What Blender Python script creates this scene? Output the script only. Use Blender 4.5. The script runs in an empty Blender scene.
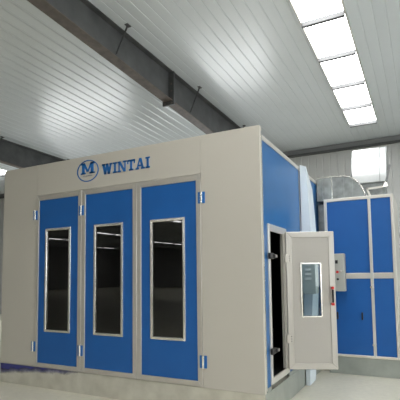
import bpy, bmesh, math, random
from mathutils import Vector, Matrix
random.seed(7)
scn = bpy.context.scene
C = scn.collection
PI = math.pi

# ------------------------------------------------------------ materials
def newmat(name):
    m = bpy.data.materials.new(name); m.use_nodes = True
    nt = m.node_tree; b = nt.nodes['Principled BSDF']
    return m, nt, b

def mat(name, col, rough=0.5, metal=0.0, spec=0.5, noise=0.0, nscale=6.0, bump=0.0, bscale=60.0, coat=0.0, rvar=0.0):
    m, nt, b = newmat(name)
    b.inputs['Base Color'].default_value = (*col, 1)
    b.inputs['Roughness'].default_value = rough
    b.inputs['Metallic'].default_value = metal
    b.inputs['Specular IOR Level'].default_value = spec
    b.inputs['Coat Weight'].default_value = coat
    tc = nt.nodes.new('ShaderNodeTexCoord')
    if noise or rvar:
        n = nt.nodes.new('ShaderNodeTexNoise'); n.inputs['Scale'].default_value = nscale
        n.inputs['Detail'].default_value = 6
        nt.links.new(tc.outputs['Object'], n.inputs['Vector'])
        if noise:
            r = nt.nodes.new('ShaderNodeMapRange')
            r.inputs['To Min'].default_value = 1 - noise; r.inputs['To Max'].default_value = 1 + noise
            r.inputs['From Min'].default_value = .25; r.inputs['From Max'].default_value = .75
            nt.links.new(n.outputs['Fac'], r.inputs['Value'])
            mx = nt.nodes.new('ShaderNodeVectorMath'); mx.operation = 'SCALE'
            mx.inputs[0].default_value = col
            nt.links.new(r.outputs[0], mx.inputs['Scale'])
            nt.links.new(mx.outputs[0], b.inputs['Base Color'])
        if rvar:
            r2 = nt.nodes.new('ShaderNodeMapRange')
            r2.inputs['To Min'].default_value = rough - rvar; r2.inputs['To Max'].default_value = rough + rvar
            nt.links.new(n.outputs['Fac'], r2.inputs['Value'])
            nt.links.new(r2.outputs[0], b.inputs['Roughness'])
    if bump:
        n2 = nt.nodes.new('ShaderNodeTexNoise'); n2.inputs['Scale'].default_value = bscale
        n2.inputs['Detail'].default_value = 3
        nt.links.new(tc.outputs['Object'], n2.inputs['Vector'])
        bp = nt.nodes.new('ShaderNodeBump'); bp.inputs['Strength'].default_value = bump
        bp.inputs['Distance'].default_value = .01
        nt.links.new(n2.outputs['Fac'], bp.inputs['Height'])
        nt.links.new(bp.outputs[0], b.inputs['Normal'])
    return m

def emit(name, col, strength, vary=0.0):
    m = bpy.data.materials.new(name); m.use_nodes = True
    nt = m.node_tree; nt.nodes.clear()
    o = nt.nodes.new('ShaderNodeOutputMaterial'); e = nt.nodes.new('ShaderNodeEmission')
    e.inputs['Color'].default_value = (*col, 1); e.inputs['Strength'].default_value = strength
    nt.links.new(e.outputs[0], o.inputs['Surface'])
    return m

def glassmat(name, tint, rough=0.02, ior=1.5):
    m = bpy.data.materials.new(name); m.use_nodes = True
    nt = m.node_tree; nt.nodes.clear()
    o = nt.nodes.new('ShaderNodeOutputMaterial'); mix = nt.nodes.new('ShaderNodeMixShader')
    t = nt.nodes.new('ShaderNodeBsdfTransparent'); g = nt.nodes.new('ShaderNodeBsdfGlossy')
    f = nt.nodes.new('ShaderNodeFresnel'); f.inputs['IOR'].default_value = ior
    t.inputs['Color'].default_value = (*tint, 1); g.inputs['Roughness'].default_value = rough
    nt.links.new(f.outputs[0], mix.inputs['Fac']); nt.links.new(t.outputs[0], mix.inputs[1])
    nt.links.new(g.outputs[0], mix.inputs[2]); nt.links.new(mix.outputs[0], o.inputs['Surface'])
    return m

M = {}
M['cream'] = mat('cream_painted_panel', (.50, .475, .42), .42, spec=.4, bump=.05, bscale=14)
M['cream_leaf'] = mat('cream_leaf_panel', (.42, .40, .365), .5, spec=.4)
M['blue'] = mat('blue_painted_panel', (.012, .102, .345), .40, spec=.35, noise=.06, nscale=3)
M['blue_side'] = mat('blue_side_panel', (.016, .125, .34), .30, spec=.5, noise=.06, nscale=3)
M['alu'] = mat('aluminium_profile', (.55, .525, .48), .36, metal=.55, noise=.05, nscale=3)
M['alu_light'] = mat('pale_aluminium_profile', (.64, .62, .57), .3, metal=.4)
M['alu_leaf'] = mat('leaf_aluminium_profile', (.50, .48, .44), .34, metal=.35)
M['alu_leaf'] = mat('leaf_aluminium_profile', (.50, .48, .44), .34, metal=.35)
M['chrome'] = mat('bright_trim', (.85, .83, .78), .22, metal=.9)
M['galv'] = mat('galvanised_sheet', (.27, .29, .285),   .48, metal=.6, noise=.3, nscale=9, bump=.6, bscale=7)
M['galv_bright'] = mat('bright_galvanised_sheet', (.52, .54, .54), .36, metal=.85, noise=.05, nscale=14, bump=.2, bscale=5)
M['white_steel'] = mat('white_painted_steel', (.66, .73, .78), .45)
M['steel'] = mat('dark_painted_steel', (.070, .073, .074), .55, metal=.1, noise=.30, nscale=3.5)
M['rust'] = mat('brown_primer_steel', (.095, .078, .066), .6, noise=.35, nscale=8)
M['black'] = mat('black_plastic', (.012, .012, .013), .4)
M['red'] = mat('red_plastic', (.60, .02, .015), .35)
M['louvre_box'] = mat('pale_grey_enclosure', (.60, .62, .57), .45)
M['grey_box'] = mat('grey_enclosure', (.42, .42, .37), .45)
M['beam_grey'] = mat('grey_painted_steel', (.20, .205, .21), .6)
M['dark_line'] = mat('dark_slot', (.06, .06, .06), .7)
M['inside_shade'] = mat('booth_interior_shade', (.06, .06, .06), .8)
M['door_glass'] = glassmat('dark_tinted_glass', (.22, .24, .23), .012, 1.68)
M['clear_glass'] = glassmat('clear_glass', (.70, .77, .79), .02, 1.5)
M['sign_blue'] = mat('sign_blue', (.010, .13, .42), .4)
M['sign_grey'] = mat('sign_grey', (.26, .30, .36), .5)
M['wall'] = mat('wall_cladding', (.48, .49, .48), .5, noise=.03, nscale=1.2)
M['wall_far'] = mat('far_wall_paint', (.34, .34, .33), .7)
M['ceiling'] = mat('ceiling_cladding', (.60, .645, .67), .26, spec=.6, noise=.03, nscale=.9)
M['sky'] = emit('daylit_skylight', (1.0, 1.0, 1.0), 9.0)
M['pane'] = emit('daylit_window_pane', (.95, .98, 1.0), 6.5)

M['side_fill_pane'] = emit('added_side_light', (.95, .98, 1.0), 4.0)
def floor_mat():
    m, nt, b = newmat('sealed_concrete_floor')
    tc = nt.nodes.new('ShaderNodeTexCoord')
    n = nt.nodes.new('ShaderNodeTexNoise'); n.inputs['Scale'].default_value = .8; n.inputs['Detail'].default_value = 8
    nt.links.new(tc.outputs['Object'], n.inputs['Vector'])
    r = nt.nodes.new('ShaderNodeValToRGB')
    r.color_ramp.elements[0].position = .3; r.color_ramp.elements[0].color = (.68, .645, .53, 1)
    r.color_ramp.elements[1].position = .7; r.color_ramp.elements[1].color = (.79, .75, .625, 1)
    nt.links.new(n.outputs['Fac'], r.inputs['Fac'])
    n2 = nt.nodes.new('ShaderNodeTexNoise'); n2.inputs['Scale'].default_value = 14; n2.inputs['Detail'].default_value = 5
    nt.links.new(tc.outputs['Object'], n2.inputs['Vector'])
    mx = nt.nodes.new('ShaderNodeMixRGB'); mx.blend_type = 'MULTIPLY'; mx.inputs['Fac'].default_value = .22
    nt.links.new(r.outputs[0], mx.inputs[1]); nt.links.new(n2.outputs['Fac'], mx.inputs[2])
    nt.links.new(mx.outputs[0], b.inputs['Base Color'])
    b.inputs['Roughness'].default_value = .42
    b.inputs['Specular IOR Level'].default_value = .35
    return m
M['floor'] = floor_mat()

def plinth_mat():
    # brushed sheet; a separate blue strip tints the upper left stretch, its lower edge uneven
    m, nt, b = newmat('brushed_plinth_sheet')
    tc = nt.nodes.new('ShaderNodeTexCoord')
    n = nt.nodes.new('ShaderNodeTexNoise'); n.inputs['Scale'].default_value = 5; n.inputs['Detail'].default_value = 7
    nt.links.new(tc.outputs['Object'], n.inputs['Vector'])
    r = nt.nodes.new('ShaderNodeValToRGB')
    r.color_ramp.elements[0].position = .3; r.color_ramp.elements[0].color = (.52, .50, .43, 1)
    r.color_ramp.elements[1].position = .7; r.color_ramp.elements[1].color = (.66, .64, .56, 1)
    nt.links.new(n.outputs['Fac'], r.inputs['Fac'])
    nt.links.new(r.outputs[0], b.inputs['Base Color'])
    b.inputs['Roughness'].default_value = .36; b.inputs['Metallic'].default_value = .35
    return m
M['plinth'] = plinth_mat()
def blue_strip_mat():
    m, nt, b = newmat('fading_blue_strip')
    b.inputs['Base Color'].default_value = (.055, .06, .24, 1); b.inputs['Roughness'].default_value = .5
    tc = nt.nodes.new('ShaderNodeTexCoord')
    sp = nt.nodes.new('ShaderNodeSeparateXYZ'); nt.links.new(tc.outputs['Object'], sp.inputs[0])
    n = nt.nodes.new('ShaderNodeTexNoise'); n.inputs['Scale'].default_value = 7; n.inputs['Detail'].default_value = 6
    nt.links.new(tc.outputs['Object'], n.inputs['Vector'])
    # uneven fading edge: alpha from height above a line that rises to the right
    a = nt.nodes.new('ShaderNodeMath'); a.operation = 'MULTIPLY_ADD'      # z - .055*x
    a.inputs[1].default_value = -.085; nt.links.new(sp.outputs['X'], a.inputs[0]); nt.links.new(sp.outputs['Z'], a.inputs[2])
    c = nt.nodes.new('ShaderNodeMath'); c.operation = 'MULTIPLY_ADD'
    c.inputs[1].default_value = .11; nt.links.new(n.outputs['Fac'], c.inputs[0]); nt.links.new(a.outputs[0], c.inputs[2])
    mr = nt.nodes.new('ShaderNodeMapRange')
    mr.inputs['From Min'].default_value = .36; mr.inputs['From Max'].default_value = .46
    mr.inputs['To Max'].default_value = .8
    nt.links.new(c.outputs[0], mr.inputs['Value']); nt.links.new(mr.outputs[0], b.inputs['Alpha'])
    return m
M['blue_strip'] = blue_strip_mat()
M['plinth_grey'] = mat('grey_green_plinth_sheet', (.36, .385, .35), .42, metal=.4, noise=.12, nscale=5)

# ------------------------------------------------------------ mesh helpers
def B(): return bmesh.new()
def box(bm, x0, x1, y0, y1, z0, z1):
    v = [bm.verts.new(p) for p in ((x0,y0,z0),(x1,y0,z0),(x1,y1,z0),(x0,y1,z0),(x0,y0,z1),(x1,y0,z1),(x1,y1,z1),(x0,y1,z1))]
    for f in ((0,3,2,1),(4,5,6,7),(0,1,5,4),(1,2,6,5),(2,3,7,6),(3,0,4,7)): bm.faces.new([v[i] for i in f])
    return bm
def hexa(bm, p):    # 8 points: bottom loop 4, top loop 4
    v = [bm.verts.new(q) for q in p]
    for f in ((0,3,2,1),(4,5,6,7),(0,1,5,4),(1,2,6,5),(2,3,7,6),(3,0,4,7)): bm.faces.new([v[i] for i in f])
    return bm
def prism(bm, pts, a, b, axis):
    """pts: 2-D outline, extruded from a to b along axis ('x': pts=(y,z), 'y': pts=(x,z), 'z': pts=(x,y))"""
    mk = {'x': lambda p, t: (t, p[0], p[1]), 'y': lambda p, t: (p[0], t, p[1]), 'z': lambda p, t: (p[0], p[1], t)}[axis]
    A = [bm.verts.new(mk(p, a)) for p in pts]; D = [bm.verts.new(mk(p, b)) for p in pts]
    n = len(pts)
    bm.faces.new(A); bm.faces.new(D[::-1])
    for i in range(n): bm.faces.new((A[i], D[i], D[(i+1) % n], A[(i+1) % n]))
    return bm
def frame(bm, x0, x1, z0, z1, w, y0, y1, wb=None, wt=None, wl=None, wr=None):
    """picture frame in the XZ plane with mitred corners, y0 = front"""
    wb = wb or w; wt = wt or w; wl = wl or w; wr = wr or w
    O = [(x0,z0),(x1,z0),(x1,z1),(x0,z1)]; I = [(x0+wl,z0+wb),(x1-wr,z0+wb),(x1-wr,z1-wt),(x0+wl,z1-wt)]
    for i in range(4):
        j = (i+1) % 4
        prism(bm, [O[i], O[j], I[j], I[i]], y0, y1, 'y')
    return bm
def tube(bm, p, q, r, n=10):
    p = Vector(p); q = Vector(q); d = (q-p).normalized()
    a = d.orthogonal().normalized(); b = d.cross(a)
    P = [bm.verts.new(p + r*(a*math.cos(2*PI*i/n)+b*math.sin(2*PI*i/n))) for i in range(n)]
    Q = [bm.verts.new(q + r*(a*math.cos(2*PI*i/n)+b*math.sin(2*PI*i/n))) for i in range(n)]
    bm.faces.new(P[::-1]); bm.faces.new(Q)
    for i in range(n): bm.faces.new((P[i], P[(i+1)%n], Q[(i+1)%n], Q[i]))
    return bm
def bar(bm, p, q, w, t, up=(0,0,1)):
    p = Vector(p); q = Vector(q); d = (q-p).normalized(); s = d.cross(Vector(up)).normalized(); u = s.cross(d)
    s *= w/2; u *= t/2
    return hexa(bm, [p-s-u, p+s-u, p+s+u, p-s+u, q-s-u, q+s-u, q+s+u, q-s+u])

RM = {}   # root matrices
def obj(name, bm, m, parent=None, bevel=0.0, T=None, seg=1):
    if T is not None: bmesh.ops.transform(bm, matrix=T, verts=bm.verts)
    if parent is not None: bmesh.ops.transform(bm, matrix=RM[parent.name].inverted(), verts=bm.verts)
    bmesh.ops.recalc_face_normals(bm, faces=bm.faces)
    me = bpy.data.meshes.new(name); bm.to_mesh(me); bm.free()
    o = bpy.data.objects.new(name, me); C.objects.link(o)
    me.materials.append(M[m])
    if parent is not None:
        o.parent = parent; RM[o.name] = RM[parent.name]
    else: RM[o.name] = Matrix.Identity(4)
    if bevel:
        md = o.modifiers.new('bevel', 'BEVEL'); md.width = bevel; md.segments = seg; md.limit_method = 'ANGLE'
    return o
def thing(name, label, cat, loc=(0,0,0), group=None):
    o = bpy.data.objects.new(name, None); C.objects.link(o); o.empty_display_size = .2
    o.location = loc; o['label'] = label; o['category'] = cat
    if group: o['group'] = group
    RM[o.name] = Matrix.Translation(loc)
    return o
def tag(o, label, cat, group=None):
    o['label'] = label; o['category'] = cat
    if group: o['group'] = group
    return o
def struct(o, label=None):
    o['kind'] = 'structure'
    if label: o['label'] = label
    return o
# maps a piece drawn in the XZ plane (y = -outwards) on to the booth's right side: local x -> world y, local y -> -world x
SIDE = Matrix(((0,-1,0,0),(1,0,0,0),(0,0,1,0),(0,0,0,1)))

# ------------------------------------------------------------ hall
X0, X1, Y0, Y1 = -44.0, 11.0, -54.0, 8.68
def cz(y): return 5.6 - .01216*y
bm = B(); box(bm, X0, X1, Y0, Y1+.3, -.2, 0); struct(obj('floor', bm, 'floor'), 'pale sealed concrete floor of the workshop')

def ribbed_ceiling():
    bm = B(); pitch = .182; w = .020; d = .006
    x = X0; prof = []
    off = (-2.558 - X0) % pitch
    x = X0 + off - pitch
    x = X0 + .1
    while x < X1:
        left = x < -2.7
        w, d = (.062, .009) if left else (.026, .006)
        prof += [(x - w/2, 0), (x - w/6, d), (x + w/6, d), (x + w/2, 0)]
        if left and x + .236 > -2.7: x = -2.558
        else: x += .236 if left else pitch
    a = [bm.verts.new((px, Y0, cz(Y0)+pz)) for px, pz in prof]
    b = [bm.verts.new((px, Y1+.1, cz(Y1+.1)+pz)) for px, pz in prof]
    for i in range(len(prof)-1): bm.faces.new((a[i], b[i], b[i+1], a[i+1]))
    o = obj('ceiling', bm, 'ceiling')
    return o
struct(ribbed_ceiling(), 'pale ribbed ceiling cladding running away from the camera')
# back wall with vertical ribs
def back_wall():
    bm = B(); pitch = .21; prof = []; x = X0
    while x < X1:
        prof += [(x, 0), (x+.165, 0), (x+.175, .014), (x+.20, .014)]
        x += pitch
    def strip(x0, x1, z0, z1):
        pr = [p for p in prof if x0 <= p[0] <= x1]
        a = [bm.verts.new((px, Y1+py, z0)) for px, py in pr]; b = [bm.verts.new((px, Y1+py, z1)) for px, py in pr]
        for i in range(len(pr)-1): bm.faces.new((a[i], a[i+1], b[i+1], b[i]))
    strip(X0, X1, 0, WZ0); strip(X0, X1, WZ1, 5.6)
    e = [X0] + [q for w in WIN for q in w] + [X1]
    for i in range(0, len(e), 2): strip(e[i]-.05, e[i+1]+.05, WZ0, WZ1)
    return obj('wall_back', bm, 'wall')
WZ0, WZ1 = 1.5, 2.75
WIN = [(-13.0, -8.4), (-6.4, -2.6)]
struct(back_wall(), 'pale ribbed wall cladding behind the booth')
for n, (a, b) in enumerate(WIN):
    bm = B(); frame(bm, a, b, WZ0, WZ1, .06, Y1-.02, Y1+.06)
    k = int((b-a)/.9)
    for i in range(1, k): box(bm, a+(b-a)*i/k-.02, a+(b-a)*i/k+.02, Y1-.01, Y1+.05, WZ0+.06, WZ1-.06)
    w = struct(obj('window_%d' % (n+1), bm, 'alu_light'), 'daylit window in the back wall, hidden behind the booth')
    bm = B(); box(bm, a+.03, b-.03, Y1+.055, Y1+.065, WZ0+.03, WZ1-.03); obj('window_pane', bm, 'pane', w)
for nm, x0, x1, y0, y1 in (('wall_left', X0-.2, X0, Y0, Y1), ('wall_right', X1, X1+.2, Y0, Y1), ('wall_front', X0, X1, Y0-.2, Y0)):
    bm = B(); box(bm, x0, x1, y0, y1, 0, 6.4); struct(obj(nm, bm, 'wall_far'))
# dark eave beam where wall and ceiling meet
bm = B(); prism(bm, [(Y1-.10, 5.34), (Y1-.01, 5.34), (Y1-.01, 5.485), (Y1-.10, 5.485)], X0+.1, X1-.1, 'x')
o_ = obj('trim_1', bm, 'beam_grey')
bm = B(); prism(bm, [(Y1-.16, 5.29), (Y1-.02, 5.29), (Y1-.02, 5.338), (Y1-.16, 5.338)], X0+.1, X1-.1, 'x')
obj('lower_flange', bm, 'steel', o_)
struct(o_, 'dark steel eave beam between back wall and ceiling')

# bright panes added on the right wall, out of view, to light that side
bm = B(); e = []
for i in range(4):
    y = -13 + 5.2*i
    bm2 = B(); bx = box(bm2, X1-.05, X1-.002, y, y+4.2, .95, 3.95)
    w_ = struct(obj('window_%d' % (20+i), bm2, 'alu_light'), 'added light pane on the right wall of the hall, out of view')
    bm2 = B(); box(bm2, X1-.062, X1-.052, y+.08, y+4.12, 1.03, 3.87); obj('window_pane', bm2, 'side_fill_pane', w_)
bm.free()
# roof lights: strips of translucent panes let into the ceiling
def roof_light(n, xa, xb, ys, label, split=True):
    bm = B(); y0, y1 = min(ys), max(ys)
    def slab(bm, x0, x1, ya, yb, d0, d1):
        hexa(bm, [(x0,ya,cz(ya)-d1),(x1,ya,cz(ya)-d1),(x1,yb,cz(yb)-d1),(x0,yb,cz(yb)-d1),
                  (x0,ya,cz(ya)-d0),(x1,ya,cz(ya)-d0),(x1,yb,cz(yb)-d0),(x0,yb,cz(yb)-d0)])
    slab(bm, xa-.012, xa+.006, y0-.01, y1+.01, -.02, .03); slab(bm, xb-.006, xb+.012, y0-.01, y1+.01, -.02, .03)
    w = struct(obj('window_%d' % n, bm, 'alu_light'), label)
    s = sorted(ys)
    for y in s:
        bm = B(); slab(bm, xa+.007, xb-.007, y-.032, y+.032, -.015, .085); obj('glazing_bar', bm, 'steel', w)
    for i in range(len(s)-1):
        bm = B(); slab(bm, xa+.007, xb-.007, s[i]+.033, s[i+1]-.033, .006, .014)
        obj('skylight_pane', bm, 'sky', w)
ys = [7.04, 5.82, 4.54, 3.24, 2.0, .75, -.5, -1.75, -3.0, -4.25, -5.5, -6.75, -8.0, -9.25, -10.5, -11.75, -13]
roof_light(3, .055, .71, ys, 'bright roof light strip above the right side of the booth')
roof_light(4, -12.35, -11.65, [6.2, 4.95, 3.7, 2.45], 'bright roof light strip at the far left of the ceiling')
for k, (xa, ya, yb) in enumerate(((-15.4, -31, -21.5), (-26.2, -33, -26.5), (-34.6, -35.0, -28.0), (-28.9, -52, -40), (-41.5, -49, -43.5),
                                  (6.6, -46, -8), (-20.6, -50, -34))):  # right-hand strip added to put more light on the booth front
    m = max(2, int((yb-ya)/4)+1)
    roof_light(5+k, xa, xa+.66, [ya+(yb-ya)*i/m for i in range(m+1)], 'roof light strip over the hall behind the camera')

# ------------------------------------------------------------ roof beams
def zb(y):
    return 5.15 if y < -1.4 else 5.15 - .047*(y+1.4)
def roof_beam(xw, label, splice=None, braces=()):
    t = thing('roof_beam', label, 'beam', (xw, 8.4, 4.7), 'dark steel roof beams')
    ylist = [Y0+.2, -1.4, 8.45]
    bm = B()
    for i in range(2):
        a, b = ylist[i], ylist[i+1]
        for (x0, x1, za, zc_) in ((-.008, .008, lambda y: zb(y)+.010, lambda y: cz(y)-.014), (-.10, .10, lambda y: cz(y)-.016, lambda y: cz(y)-.001)):
            hexa(bm, [(xw+x0,a,za(a)),(xw+x1,a,za(a)),(xw+x1,b,za(b)),(xw+x0,b,za(b)),(xw+x0,a,zc_(a)),(xw+x1,a,zc_(a)),(xw+x1,b,zc_(b)),(xw+x0,b,zc_(b))])
    obj('web', bm, 'steel', t)
    bm = B()
    for i in range(2):
        a, b = ylist[i], ylist[i+1]
        hexa(bm, [(xw-.10,a,zb(a)),(xw+.10,a,zb(a)),(xw+.10,b,zb(b)),(xw-.10,b,zb(b)),(xw-.10,a,zb(a)+.014),(xw+.10,a,zb(a)+.014),(xw+.10,b,zb(b)+.014),(xw-.10,b,zb(b)+.014)])
    obj('bottom_flange', bm, 'rust', t)
    if splice is not None:
        for s in splice:
            bm = B(); y = s
            box(bm, xw-.13, xw+.125, y-.022, y+.022, zb(y)-.07, cz(y)-.012)
            p = obj('splice_plate', bm, 'steel', t)
            bm = B()
            for sx in (-.075, .075):
                for z in (zb(y)-.035, zb(y)+.06, zb(y)+.2, zb(y)+.34):
                    tube(bm, (xw+sx, y-.035, z), (xw+sx, y+.035, z), .014, 6)
            obj('bolt', bm, 'rust', p)['kind'] = 'stuff'
    for y, yb_ in braces:
        bm = B(); bar(bm, (xw+.012, yb_, zb(yb_)+.12), (xw+.235, y, cz(y)-.006), .03, .012, (0,1,0)); obj('brace', bm, 'steel', t)
        bm = B(); box(bm, xw+.21, xw+.27, y-.05, y+.05, cz(y)-.012, cz(y)-.001); obj('brace_bracket', bm, 'steel', t)
    return t
roof_beam(-2.64, 'long dark steel roof beam crossing above the sign, largest in view', (2.38,), ((.74, .74), (3.24, 3.24), (5.8, 5.8), (-1.9, -1.9)))
roof_beam(-8.93, 'dark steel roof beam at the far left, behind the booth corner', (), ((3.35, 3.35), (.8, .8), (5.9, 5.9)))

# ------------------------------------------------------------ spray booth
ZB, H, W, DEP = .29, 3.30, 4.282, 5.8
booth = thing('spray_booth', 'large cream and blue vehicle spray booth with three glazed front doors and blue sign', 'booth', (-2.14, 0, 0))
# plinth
bm = B(); box(bm, -W, -.004, 0.004, DEP-.002, 0, ZB-.004)
pl = obj('plinth', bm, 'plinth', booth, .003)
bm = B(); box(bm, -.0035, .001, .006, DEP, 0, ZB-.004); obj('side_plinth', bm, 'plinth_grey', booth)  # same plinth; the side's weaker light is put into a greyer colour
bm = B(); box(bm, -W+.002, -2.7, 0.001, 0.003, .08, ZB-.004); o = obj('plinth_blue_strip', bm, 'blue_strip', pl); o['label'] = 'blue strip fading out along the upper left of the plinth'
# front panels
XL, XR, ZF = -3.537, -.757, 2.825
bm = B(); box(bm, -W, XL-.0025, 0, .05, ZB, H); obj('front_panel', bm, 'cream', booth, .003)
bm = B(); box(bm, XR+.003, 0, -.004, .05, ZB-.006, H); obj('front_panel', bm, 'cream', booth, .003)
bm = B(); box(bm, XL, XR, 0, .05, ZF+.003, H); obj('fascia_panel', bm, 'cream', booth, .002)
bm = B(); box(bm, -W, 0, .05, .07, H-.05, H-.005); box(bm, -W+.05, -.05, .07, DEP-.05, 3.17, 3.2); obj('roof_panel', bm, 'cream', booth)
bm = B(); frame(bm, XL, XR, ZB, ZF, .012, .012, .05); obj('door_jamb', bm, 'alu', booth)
# walls that close the booth
bm = B(); box(bm, -W, -W+.05, .052, DEP, ZB, 3.2); obj('left_wall', bm, 'cream', booth)
bm = B(); box(bm, -W+.05, 0, DEP-.05, DEP, ZB, 3.2); obj('rear_wall', bm, 'cream', booth)
# inside faces coloured near black, standing in for the unlit interior's shade
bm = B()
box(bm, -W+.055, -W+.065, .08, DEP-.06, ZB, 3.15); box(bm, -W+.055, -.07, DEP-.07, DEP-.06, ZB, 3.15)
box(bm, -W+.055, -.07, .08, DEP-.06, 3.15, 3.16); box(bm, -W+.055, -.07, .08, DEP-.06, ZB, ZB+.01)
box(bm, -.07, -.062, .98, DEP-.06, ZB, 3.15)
obj('interior_shade', bm, 'inside_shade', booth)

# folding doors
leaves = [(-3.537, -2.645, .050, .067), (-2.645, -1.700, .067, .064), (-1.700, -.757, .067, .064)]
wins = [(-3.352, -2.850), (-2.424, -1.922), (-1.494, -.982)]
for (a, b, wl, wr), (c, d) in zip(leaves, wins):
    a += .0025; b -= .0025
    bm = B(); frame(bm, a, b, ZB+.002, ZF-.002, .065, -.008, .032, wl=wl, wr=wr, wt=.073, wb=.062)
    dr = obj('folding_door', bm, 'alu', booth, .004)
    ZW0, ZW1 = .806, 2.315
    bm = B(); frame(bm, a+wl, b-wr, ZB+.064, ZF-.075, .1, .004, .028, wl=c-(a+wl)+.015, wr=(b-wr)-d+.015, wb=ZW0-ZB-.064+.015, wt=ZF-.075-ZW1+.015)
    obj('door_panel', bm, 'blue', dr)
    bm = B(); frame(bm, c, d, ZW0, ZW1, .036, -.012, .030); obj('window_frame', bm, 'chrome', dr, .008, seg=2)
    bm = B(); box(bm, c+.03, d-.03, .012, .014, ZW0+.03, ZW1-.03); obj('window_glass', bm, 'door_glass', dr)
# hinges
def hinge(x, z, h=.135, wide=.0):
    hw = .040+wide
    bm = B()
    for s in (-1, 1):
        x0, x1 = sorted((x+s*.013, x+s*hw)); box(bm, x0, x1, -.020, -.006, z-h/2, z+h/2)
    g = obj('hinge', bm, 'sign_blue', booth, .003)
    bm = B(); tube(bm, (x, -.022, z-h/2), (x, -.022, z+h/2), .0145, 12); obj('hinge_pin', bm, 'chrome', g)
for x, wd in ((-3.556, 0), (-2.645, 0.004), (-.745, .006)):
    hinge(x, 2.53, .14, wd); hinge(x, .585, .145, wd)

# corner trim and right side
bm = B(); box(bm, -.028, -.010, 0, .018, ZB, 3.26)
bm.free()
bm = B(); box(bm, .051, .068, -.004, .03, ZB+.02, 3.21); obj('corner_trim', bm, 'chrome', booth, T=SIDE)
SY0, SY1 = .052, DEP
ZS = 3.212
bm = B()
box(bm, SY0, SY1, -.002, .03, ZS-.058, ZS)                     # top rail
obj('top_rail', bm, 'alu_light', booth, .003, T=SIDE)
DY0, DY1, DZ0, DZ1 = .215, .955, .345, 2.19
bm = B()
box(bm, SY0+.018, DY0, 0.006, .03, .335, ZS-.06)
box(bm, DY0, DY1, 0.006, .03, DZ1+.002, ZS-.06)
box(bm, DY1, 1.755, 0.006, .03, .335, ZS-.06)
box(bm, 1.775, SY1-.05, 0.006, .03, .335, ZS-.06)
obj('side_panel', bm, 'blue_side', booth, T=SIDE)
bm = B(); box(bm, SY0+.018, DY0-.002, 0, .03, ZB, .333); box(bm, DY1+.002, SY1, 0, .03, ZB, .333); obj('bottom_rail', bm, 'plinth_grey', booth, T=SIDE)
bm = B(); box(bm, 1.756, 1.774, 0, .03, .335, ZS-.06); obj('panel_joint', bm, 'alu_light', booth, T=SIDE)
# service door frame (opening) with a hinge jamb that carries the recess shade in its colour
bm = B(); frame(bm, DY0, DY1, DZ0, DZ1, .08, -.012, .010, wl=.055, wr=.090, wb=.075, wt=.082)
obj('service_door_frame', bm, 'alu_light', booth, .004, T=SIDE)
bm = B(); box(bm, .80, DY1-.091, -.004, .03, DZ0+.076, DZ1-.083); obj('shaded_hinge_jamb', bm, 'alu', booth, T=SIDE)
for z in (1.81, .725):
    bm = B(); box(bm, .17, .30, -.045, -.012, z-.035, z+.035); box(bm, .27, .36, -.06, -.02, z-.022, z+.022)
    g = obj('door_latch', bm, 'black', booth, .006, T=SIDE)
    bm = B(); box(bm, .325, .345, -.066, -.058, z-.014, z+.014); obj('latch_pin', bm, 'alu_light', g, T=SIDE)

# open service door
hx, hy = .03, .853
ex, ey = .583, 1.108
L = math.hypot(ex-hx, ey-hy)
ang = math.atan2(ey-hy, ex-hx)
LT = Matrix.Translation((hx, hy, 0)) @ Matrix.Rotation(ang, 4, 'Z')
zl0, zl1 = .400, 2.142
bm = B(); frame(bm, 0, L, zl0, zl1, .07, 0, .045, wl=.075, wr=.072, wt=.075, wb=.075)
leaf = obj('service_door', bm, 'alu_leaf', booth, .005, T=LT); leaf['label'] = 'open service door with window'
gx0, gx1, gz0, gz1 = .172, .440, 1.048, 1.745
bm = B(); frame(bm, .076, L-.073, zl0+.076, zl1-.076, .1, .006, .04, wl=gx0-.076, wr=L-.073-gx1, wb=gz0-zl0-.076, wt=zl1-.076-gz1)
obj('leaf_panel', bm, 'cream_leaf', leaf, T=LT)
bm = B(); frame(bm, gx0, gx1, gz0, gz1, .020, -.006, .05); obj('leaf_window_frame', bm, 'chrome', leaf, .004, T=LT)
bm = B(); box(bm, gx0+.02, gx1-.02, .02, .024, gz0+.02, gz1-.02); obj('leaf_window_glass', bm, 'clear_glass', leaf, T=LT)
hxl = L-.046
bm = B(); tube(bm, (hxl, -.045, 1.235), (hxl, -.045, 1.40), .013); hd = obj('door_handle', bm, 'black', leaf, T=LT)
for z in (1.215, 1.42):
    bm = B(); box(bm, hxl-.016, hxl+.016, -.056, 0, z-.016, z+.016)
    o = obj('handle_mount', bm, 'red', hd, .004, T=LT); o['label'] = 'red handle end'
for z in (1.80, .78):
    bm = B(); box(bm, -.02, .03, -.010, 0, z-.055, z+.055); h_ = obj('leaf_hinge', bm, 'alu', leaf, .003, T=LT)
    bm = B()
    for dz in (-.03, .0, .03): tube(bm, (.04, -.003, z+dz), (.04, .001, z+dz), .006, 8)
    obj('hinge_screw', bm, 'dark_line', h_, T=LT)['kind'] = 'stuff'

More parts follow.
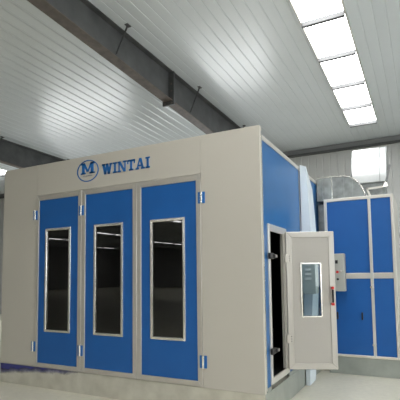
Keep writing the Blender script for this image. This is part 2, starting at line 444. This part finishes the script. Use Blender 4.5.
# ------------------------------------------------------------ sign
def stroke(bm, pts, t, y0, y1, ox, oz, sx, sz):
    pass
def quad(bm, pts, ox, oz, sx, sz, y0=-.006, y1=.0):
    prism(bm, [(ox+p[0]*sx, oz+p[1]*sz) for p in pts], y0, y1, 'y')
def R_(x0, x1, z0, z1): return [(x0,z0),(x1,z0),(x1,z1),(x0,z1)]
def slant(xb, xt, w, z0=0, z1=1): return [(xb-w/2,z0),(xb+w/2,z0),(xt+w/2,z1),(xt-w/2,z1)]
S = .15
GL = {
 'W': (1.32, [slant(.42,.20,.29), slant(.42,.66,.22), slant(.92,.66,.29), slant(.92,1.13,.22), R_(0,.42,1-S,1), R_(.50,.82,1-S,1), R_(.96,1.32,1-S,1)]),
 'I': (.50, [R_(.135,.365,0,1), R_(0,.5,0,S), R_(0,.5,1-S,1)]),
 'N': (1.12, [R_(.12,.27,0,1), R_(.85,1.0,0,1), slant(.88,.22,.27), R_(0,.42,0,S), R_(0,.3,1-S,1), R_(.68,1.12,1-S,1)]),
 'T': (.92, [R_(.345,.575,0,1), R_(.2,.72,0,S), R_(0,.92,1-S-.02,1), R_(0,.12,.62,1), R_(.80,.92,.62,1)]),
 'A': (1.08, [slant(.16,.50,.15), slant(.86,.56,.25), R_(.28,.78,.26,.40), R_(0,.38,0,S), R_(.64,1.08,0,S)]),
 'M': (1.30, [R_(.12,.36,0,1), R_(.92,1.18,0,1), slant(.64,.30,.19,.18,1), slant(.66,.98,.14,.18,1), R_(0,.46,0,.13), R_(.82,1.30,0,.13), R_(0,.36,1-S,1), R_(.94,1.30,1-S,1)]),
 'C': (.8, [R_(0,.22,.1,.9), R_(.05,.75,0,.2), R_(.05,.75,.8,1), R_(.6,.8,.65,.9)]),
 'R': (.85, [R_(.05,.27,0,1), R_(.1,.7,.8,1), R_(.1,.7,.42,.58), R_(.6,.8,.5,.95), slant(.75,.5,.2,0,.5)]),
 'O': (.85, [R_(0,.22,.1,.9), R_(.63,.85,.1,.9), R_(.1,.75,0,.2), R_(.1,.75,.8,1)]),
 'L': (.7, [R_(.05,.28,0,1), R_(.05,.7,0,.2)]),
 ' ': (.7, []),
}
def word(bm, txt, x0, x1, z0, z1, gap=.08, y0=-.006, y1=0):
    tot = sum(GL[c][0] for c in txt) + gap*(len(txt)-1)
    s = (x1-x0)/tot; x = x0
    for c in txt:
        w, q = GL[c]
        for p in q: quad(bm, p, x, z0, s, z1-z0, y0, y1)
        x += (w+gap)*s
bm = B(); word(bm, 'WINTAI', -2.286, -1.492, 2.998, 3.146); o = obj('sign_lettering', bm, 'sign_blue', booth); o['label'] = 'blue slab lettering reading WINTAI'
bm = B(); n = 64; cx_, cz_, ra, rb = -2.543, 3.088, .198, .155; t = .013
for i in range(n):
    a0, a1 = 2*PI*i/n, 2*PI*(i+1)/n
    prism(bm, [(cx_+ra*math.cos(a0), cz_+rb*math.sin(a0)), (cx_+ra*math.cos(a1), cz_+rb*math.sin(a1)),
               (cx_+(ra-t*1.25)*math.cos(a1), cz_+(rb-t)*math.sin(a1)), (cx_+(ra-t*1.25)*math.cos(a0), cz_+(rb-t)*math.sin(a0))], -.006, 0, 'y')
em = obj('sign_emblem', bm, 'sign_blue', booth); em['label'] = 'round blue emblem with a letter M'
bm = B(); word(bm, 'M', -2.672, -2.414, 3.045, 3.205); obj('emblem_letter', bm, 'sign_blue', em)
for wd_, a, b in (('CAR', -2.625, -2.562), ('TOOL', -2.545, -2.463)):
    bm = B(); word(bm, wd_, a, b, 3.008, 3.026, .25, -.004); obj('emblem_lettering', bm, 'sign_grey', em)

# ------------------------------------------------------------ machine cabinet to the right
YC = 2.742; CX0, CX1, CZ0, CZ1, CM, CR = .155, 1.215, .285, 2.845, .859, 1.565
cab = thing('equipment_cabinet', 'blue panelled equipment cabinet in cream frame at right, ductwork on top', 'cabinet', (.7, YC, 0))
bm = B(); box(bm, CX0, CX1+.6, YC+.012, YC+1.3, 0, CZ0-.004); obj('plinth', bm, 'plinth_grey', cab, .003)
bm = B()
box(bm, CX0, CX0+.045, YC, YC+.04, CZ0, CZ1); box(bm, CM-.022, CM+.022, YC, YC+.04, CZ0, CZ1); box(bm, CX1-.045, CX1, YC, YC+.04, CZ0, CZ1)
for (a, b) in ((CX0+.046, CM-.023), (CM+.023, CX1-.046)):
    box(bm, a, b, YC+.002, YC+.04, CZ0, CZ0+.028); box(bm, a, b, YC+.002, YC+.04, CZ1-.05, CZ1); box(bm, a, b, YC+.002, YC+.04, CR-.045, CR+.045)
obj('cabinet_frame', bm, 'alu_light', cab, .003)
bm = B(); box(bm, CX0, CX1, YC-.018, YC, CZ0-.004, CZ0+.012); obj('drip_ledge', bm, 'chrome', cab)
for (a, b) in ((CX0+.046, CM-.023), (CM+.023, CX1-.046)):
    for (c, d) in ((CZ0+.029, CR-.046), (CR+.046, CZ1-.051)):
        bm = B(); box(bm, a, b, YC+.014, YC+.035, c, d); p = obj('cabinet_panel', bm, 'blue', cab)
        if a < .5 and c < 1:
            for hx_ in (.315, .692):
                bm = B(); box(bm, hx_-.012, hx_+.012, YC-.012, YC+.014, .865, .985); obj('panel_handle', bm, 'black', p, .004)
for bx_, bz_ in ((.846, 1.385), (.846, .487)):
    bm = B(); tube(bm, (bx_, YC-.03, bz_), (bx_, YC, bz_), .018, 12); obj('panel_catch', bm, 'chrome', cab)
bm = B(); box(bm, CX0, CX1, YC+.042, YC+1.3, CZ0, CZ1); obj('cabinet_body', bm, 'alu_light', cab)
bm = B(); box(bm, .012, CX0-.004, YC+.25, YC+.9, 0.0, 2.80); o = obj('connecting_duct', bm, 'galv', cab); o['label'] = 'dull metal connecting duct'

# control box on the cabinet
cb = thing('control_box', 'small grey control box with red and black buttons on the blue cabinet', 'control box', (.38, 2.6, 1.3))
bm = B(); box(bm, .24, .470, 2.60, YC-.001, 1.322, 1.925); obj('enclosure', bm, 'grey_box', cb, .006)
for x, z, m_, r in ((.362, 1.63, 'red', .020), (.420, 1.645, 'alu_light', .014), (.366, 1.515, 'black', .018)):
    bm = B(); tube(bm, (x, 2.575, z), (x, 2.60, z), r, 14); obj('push_button', bm, m_, cb)
bm = B(); box(bm, .332, .372, 2.592, 2.60, 1.765, 1.82); obj('display', bm, 'black', cb)

# ------------------------------------------------------------ ducts above the cabinet
d1 = thing('supply_duct', 'dull galvanised duct elbow curving from booth roof down on to the cabinet', 'duct', (.4, 3.1, CZ1))
prof = [(.018, CZ1+.002), (.018, 3.235), (.12, 3.252), (.30, 3.252), (.47, 3.243), (.56, 3.215), (.64, 3.165), (.71, 3.085), (.76, 3.0), (.79, 2.92), (.80, CZ1+.002)]
bm = B(); prism(bm, prof, 2.90, 3.33, 'y'); obj('elbow', bm, 'galv', d1)
bm = B()
for i in range(1, len(prof)-1):
    a, b = Vector((prof[i][0], 0, prof[i][1])), Vector((prof[i+1][0], 0, prof[i+1][1]))
    bar(bm, (a.x, 2.895, a.z), (b.x, 2.895, b.z), .016, .016, (0,1,0))
obj('edge_seam', bm, 'chrome', d1)
for x, w in ((.115, .010), (.271, .016), (.46, .008), (.60, .006)):
    zt = 3.25 if x < .5 else 3.19
    bm = B(); box(bm, x-w/2, x+w/2, 2.885, 2.90, CZ1+.003, zt); obj('flange', bm, 'chrome' if x == .271 else 'galv', d1)

d2 = thing('exhaust_duct', 'shiny bright galvanised duct elbow high against the back wall', 'duct', (.8, 3.6, CZ1))
EX0, EX1 = .525, 1.095
bm = B()
def arc(cy, cz0, r, a0, a1, n): return [(cy + r*math.cos(a0+(a1-a0)*i/n), cz0 + r*math.sin(a0+(a1-a0)*i/n)) for i in range(n+1)]
# outer curve: leaves vertical at the front bottom, turns back towards the wall
zc0 = 3.30; rr = .75; aE = PI - math.radians(50); yc0 = 3.46+rr
outer = [(3.46, 3.20)] + arc(yc0, zc0, rr, PI, aE, 22)
inner = arc(yc0, zc0, rr-.38, aE, PI, 14) + [(3.84, 3.20)]
n = len(outer)
vo = [[bm.verts.new((x, p[0], p[1])) for p in outer] for x in (EX0, EX1)]
for i in range(n-1): bm.faces.new((vo[0][i], vo[1][i], vo[1][i+1], vo[0][i+1]))
inn = inner[::-1]
vi = [[bm.verts.new((x, p[0], p[1])) for p in inn] for x in (EX0, EX1)]
for i in range(len(inn)-1): bm.faces.new((vi[0][i], vi[0][i+1], vi[1][i+1], vi[1][i]))
for k in (0, 1):
    # side cheeks
    mo, mi = len(outer), len(inn)
    j = 0
    for i in range(mo-1):
        jn = min(mi-1, round((i+1)*(mi-1)/(mo-1)))
        if jn > j: bm.faces.new((vo[k][i], vo[k][i+1], vi[k][jn], vi[k][j]))
        else: bm.faces.new((vo[k][i], vo[k][i+1], vi[k][j]))
        j = jn
bm.faces.new((vo[0][0], vi[0][0], vi[1][0], vo[1][0])); bm.faces.new((vo[0][-1], vo[1][-1], vi[1][-1], vi[0][-1]))
for f in bm.faces: f.smooth = False
obj('elbow', bm, 'galv_bright', d2)
for x, w_ in ((EX0, .014), (EX1, .014), (.985, .010)):
    bm = B()
    for i in range(len(outer)-1): bar(bm, (x, outer[i][0]-.004, outer[i][1]), (x, outer[i+1][0]-.004, outer[i+1][1]), w_, w_, (1,0,0))
    obj('edge_seam', bm, 'galv', d2)
bm = B(); box(bm, .60, 1.07, 3.50, 3.82, CZ1+.002, 3.20); obj('duct_neck', bm, 'galv', d2)
# bracket beside the duct
br = thing('duct_bracket', 'thin grey metal bracket bars below the shiny duct', 'bracket', (1.0, 3.4, CZ1))
bm = B(); bar(bm, (.76, 3.40, 3.075), (1.075, 3.40, 3.095), .03, .03, (0,1,0)); obj('cross_bar', bm, 'alu_light', br)
bm = B(); bar(bm, (.77, 3.40, 3.09), (.86, 3.40, 2.85), .03, .03, (0,1,0)); obj('strut', bm, 'alu_light', br)
bm = B(); bar(bm, (1.065, 3.40, 2.85), (1.065, 3.40, 3.14), .03, .03, (0,1,0)); obj('strut', bm, 'galv', br)
bm = B(); bar(bm, (1.075, 3.40, 3.12), (1.155, 3.40, 3.46), .035, .03, (0,1,0)); obj('strut', bm, 'beam_grey', br)
bm = B(); prism(bm, [(1.035, 3.08), (1.115, 3.08), (1.10, 3.15), (1.065, 3.17)], 3.37, 3.43, 'y'); obj('clamp', bm, 'chrome', br)

# ------------------------------------------------------------ white column beside the booth
col = thing('steel_column', 'tall white tapered steel column standing against the right side of the booth', 'column', (.08, 1.76, 0))
prof = [(.012, 0), (.070, 0), (.150, 1.3), (.150, 2.2), (.108, 3.195), (.012, 3.235)]
bm = B()
f_ = [bm.verts.new((x, 1.76, z)) for x, z in prof]
zback = {0: 0, 1: 0, 2: 1.3, 3: 2.2, 4: 2.92, 5: 2.95}
b_ = [bm.verts.new((x, 2.14, zback[i])) for i, (x, z) in enumerate(prof)]
bm.faces.new(f_); bm.faces.new(b_[::-1])
for i in range(6): bm.faces.new((f_[i], b_[i], b_[(i+1)%6], f_[(i+1)%6]))
obj('column_shaft', bm, 'white_steel', col, .004)
lv = thing('louvred_box', 'grey louvred metal box seen through the open door window', 'electrical box', (.14, 1.6, 1.2))
bm = B(); box(bm, .04, .235, 1.58, 1.757, 1.32, 1.90); obj('enclosure', bm, 'louvre_box', lv, .005)
bm = B()
for k in range(5):
    z = 1.52 + .065*k; prism(bm, [(1.565, z), (1.58, z+.004), (1.58, z+.03)], .09, .175, 'x')
obj('louvre', bm, 'alu_light', lv)['kind'] = 'stuff'

# ------------------------------------------------------------ camera
cam = bpy.data.cameras.new('camera'); co = bpy.data.objects.new('camera', cam); C.objects.link(co)
yaw, pitch, roll, F = -.48657, .07787, -.01139, 430.58
f = Vector((math.sin(yaw)*math.cos(pitch), math.cos(yaw)*math.cos(pitch), math.sin(pitch)))
r = Vector((math.cos(yaw), -math.sin(yaw), 0)); u = r.cross(f)
r2 = r*math.cos(roll) + u*math.sin(roll); u2 = -r*math.sin(roll) + u*math.cos(roll)
co.matrix_world = Matrix(((r2.x, u2.x, -f.x, 1.57795), (r2.y, u2.y, -f.y, -4.59073), (r2.z, u2.z, -f.z, 1.57778), (0,0,0,1)))
cam.sensor_width = 36; cam.lens = F/400*36; cam.shift_x = (200-194.57)/400; cam.shift_y = (243.286-200)/400
cam.clip_end = 200
scn.camera = co

w = bpy.data.worlds.new('world'); scn.world = w; w.use_nodes = True
w.node_tree.nodes['Background'].inputs['Color'].default_value = (.8, .9, 1, 1)
w.node_tree.nodes['Background'].inputs['Strength'].default_value = .5
scn.view_settings.view_transform = 'Standard'; scn.view_settings.look = 'None'
scn.view_settings.gamma = 1; scn.view_settings.use_curve_mapping = False
scn.view_settings.exposure = 0.6
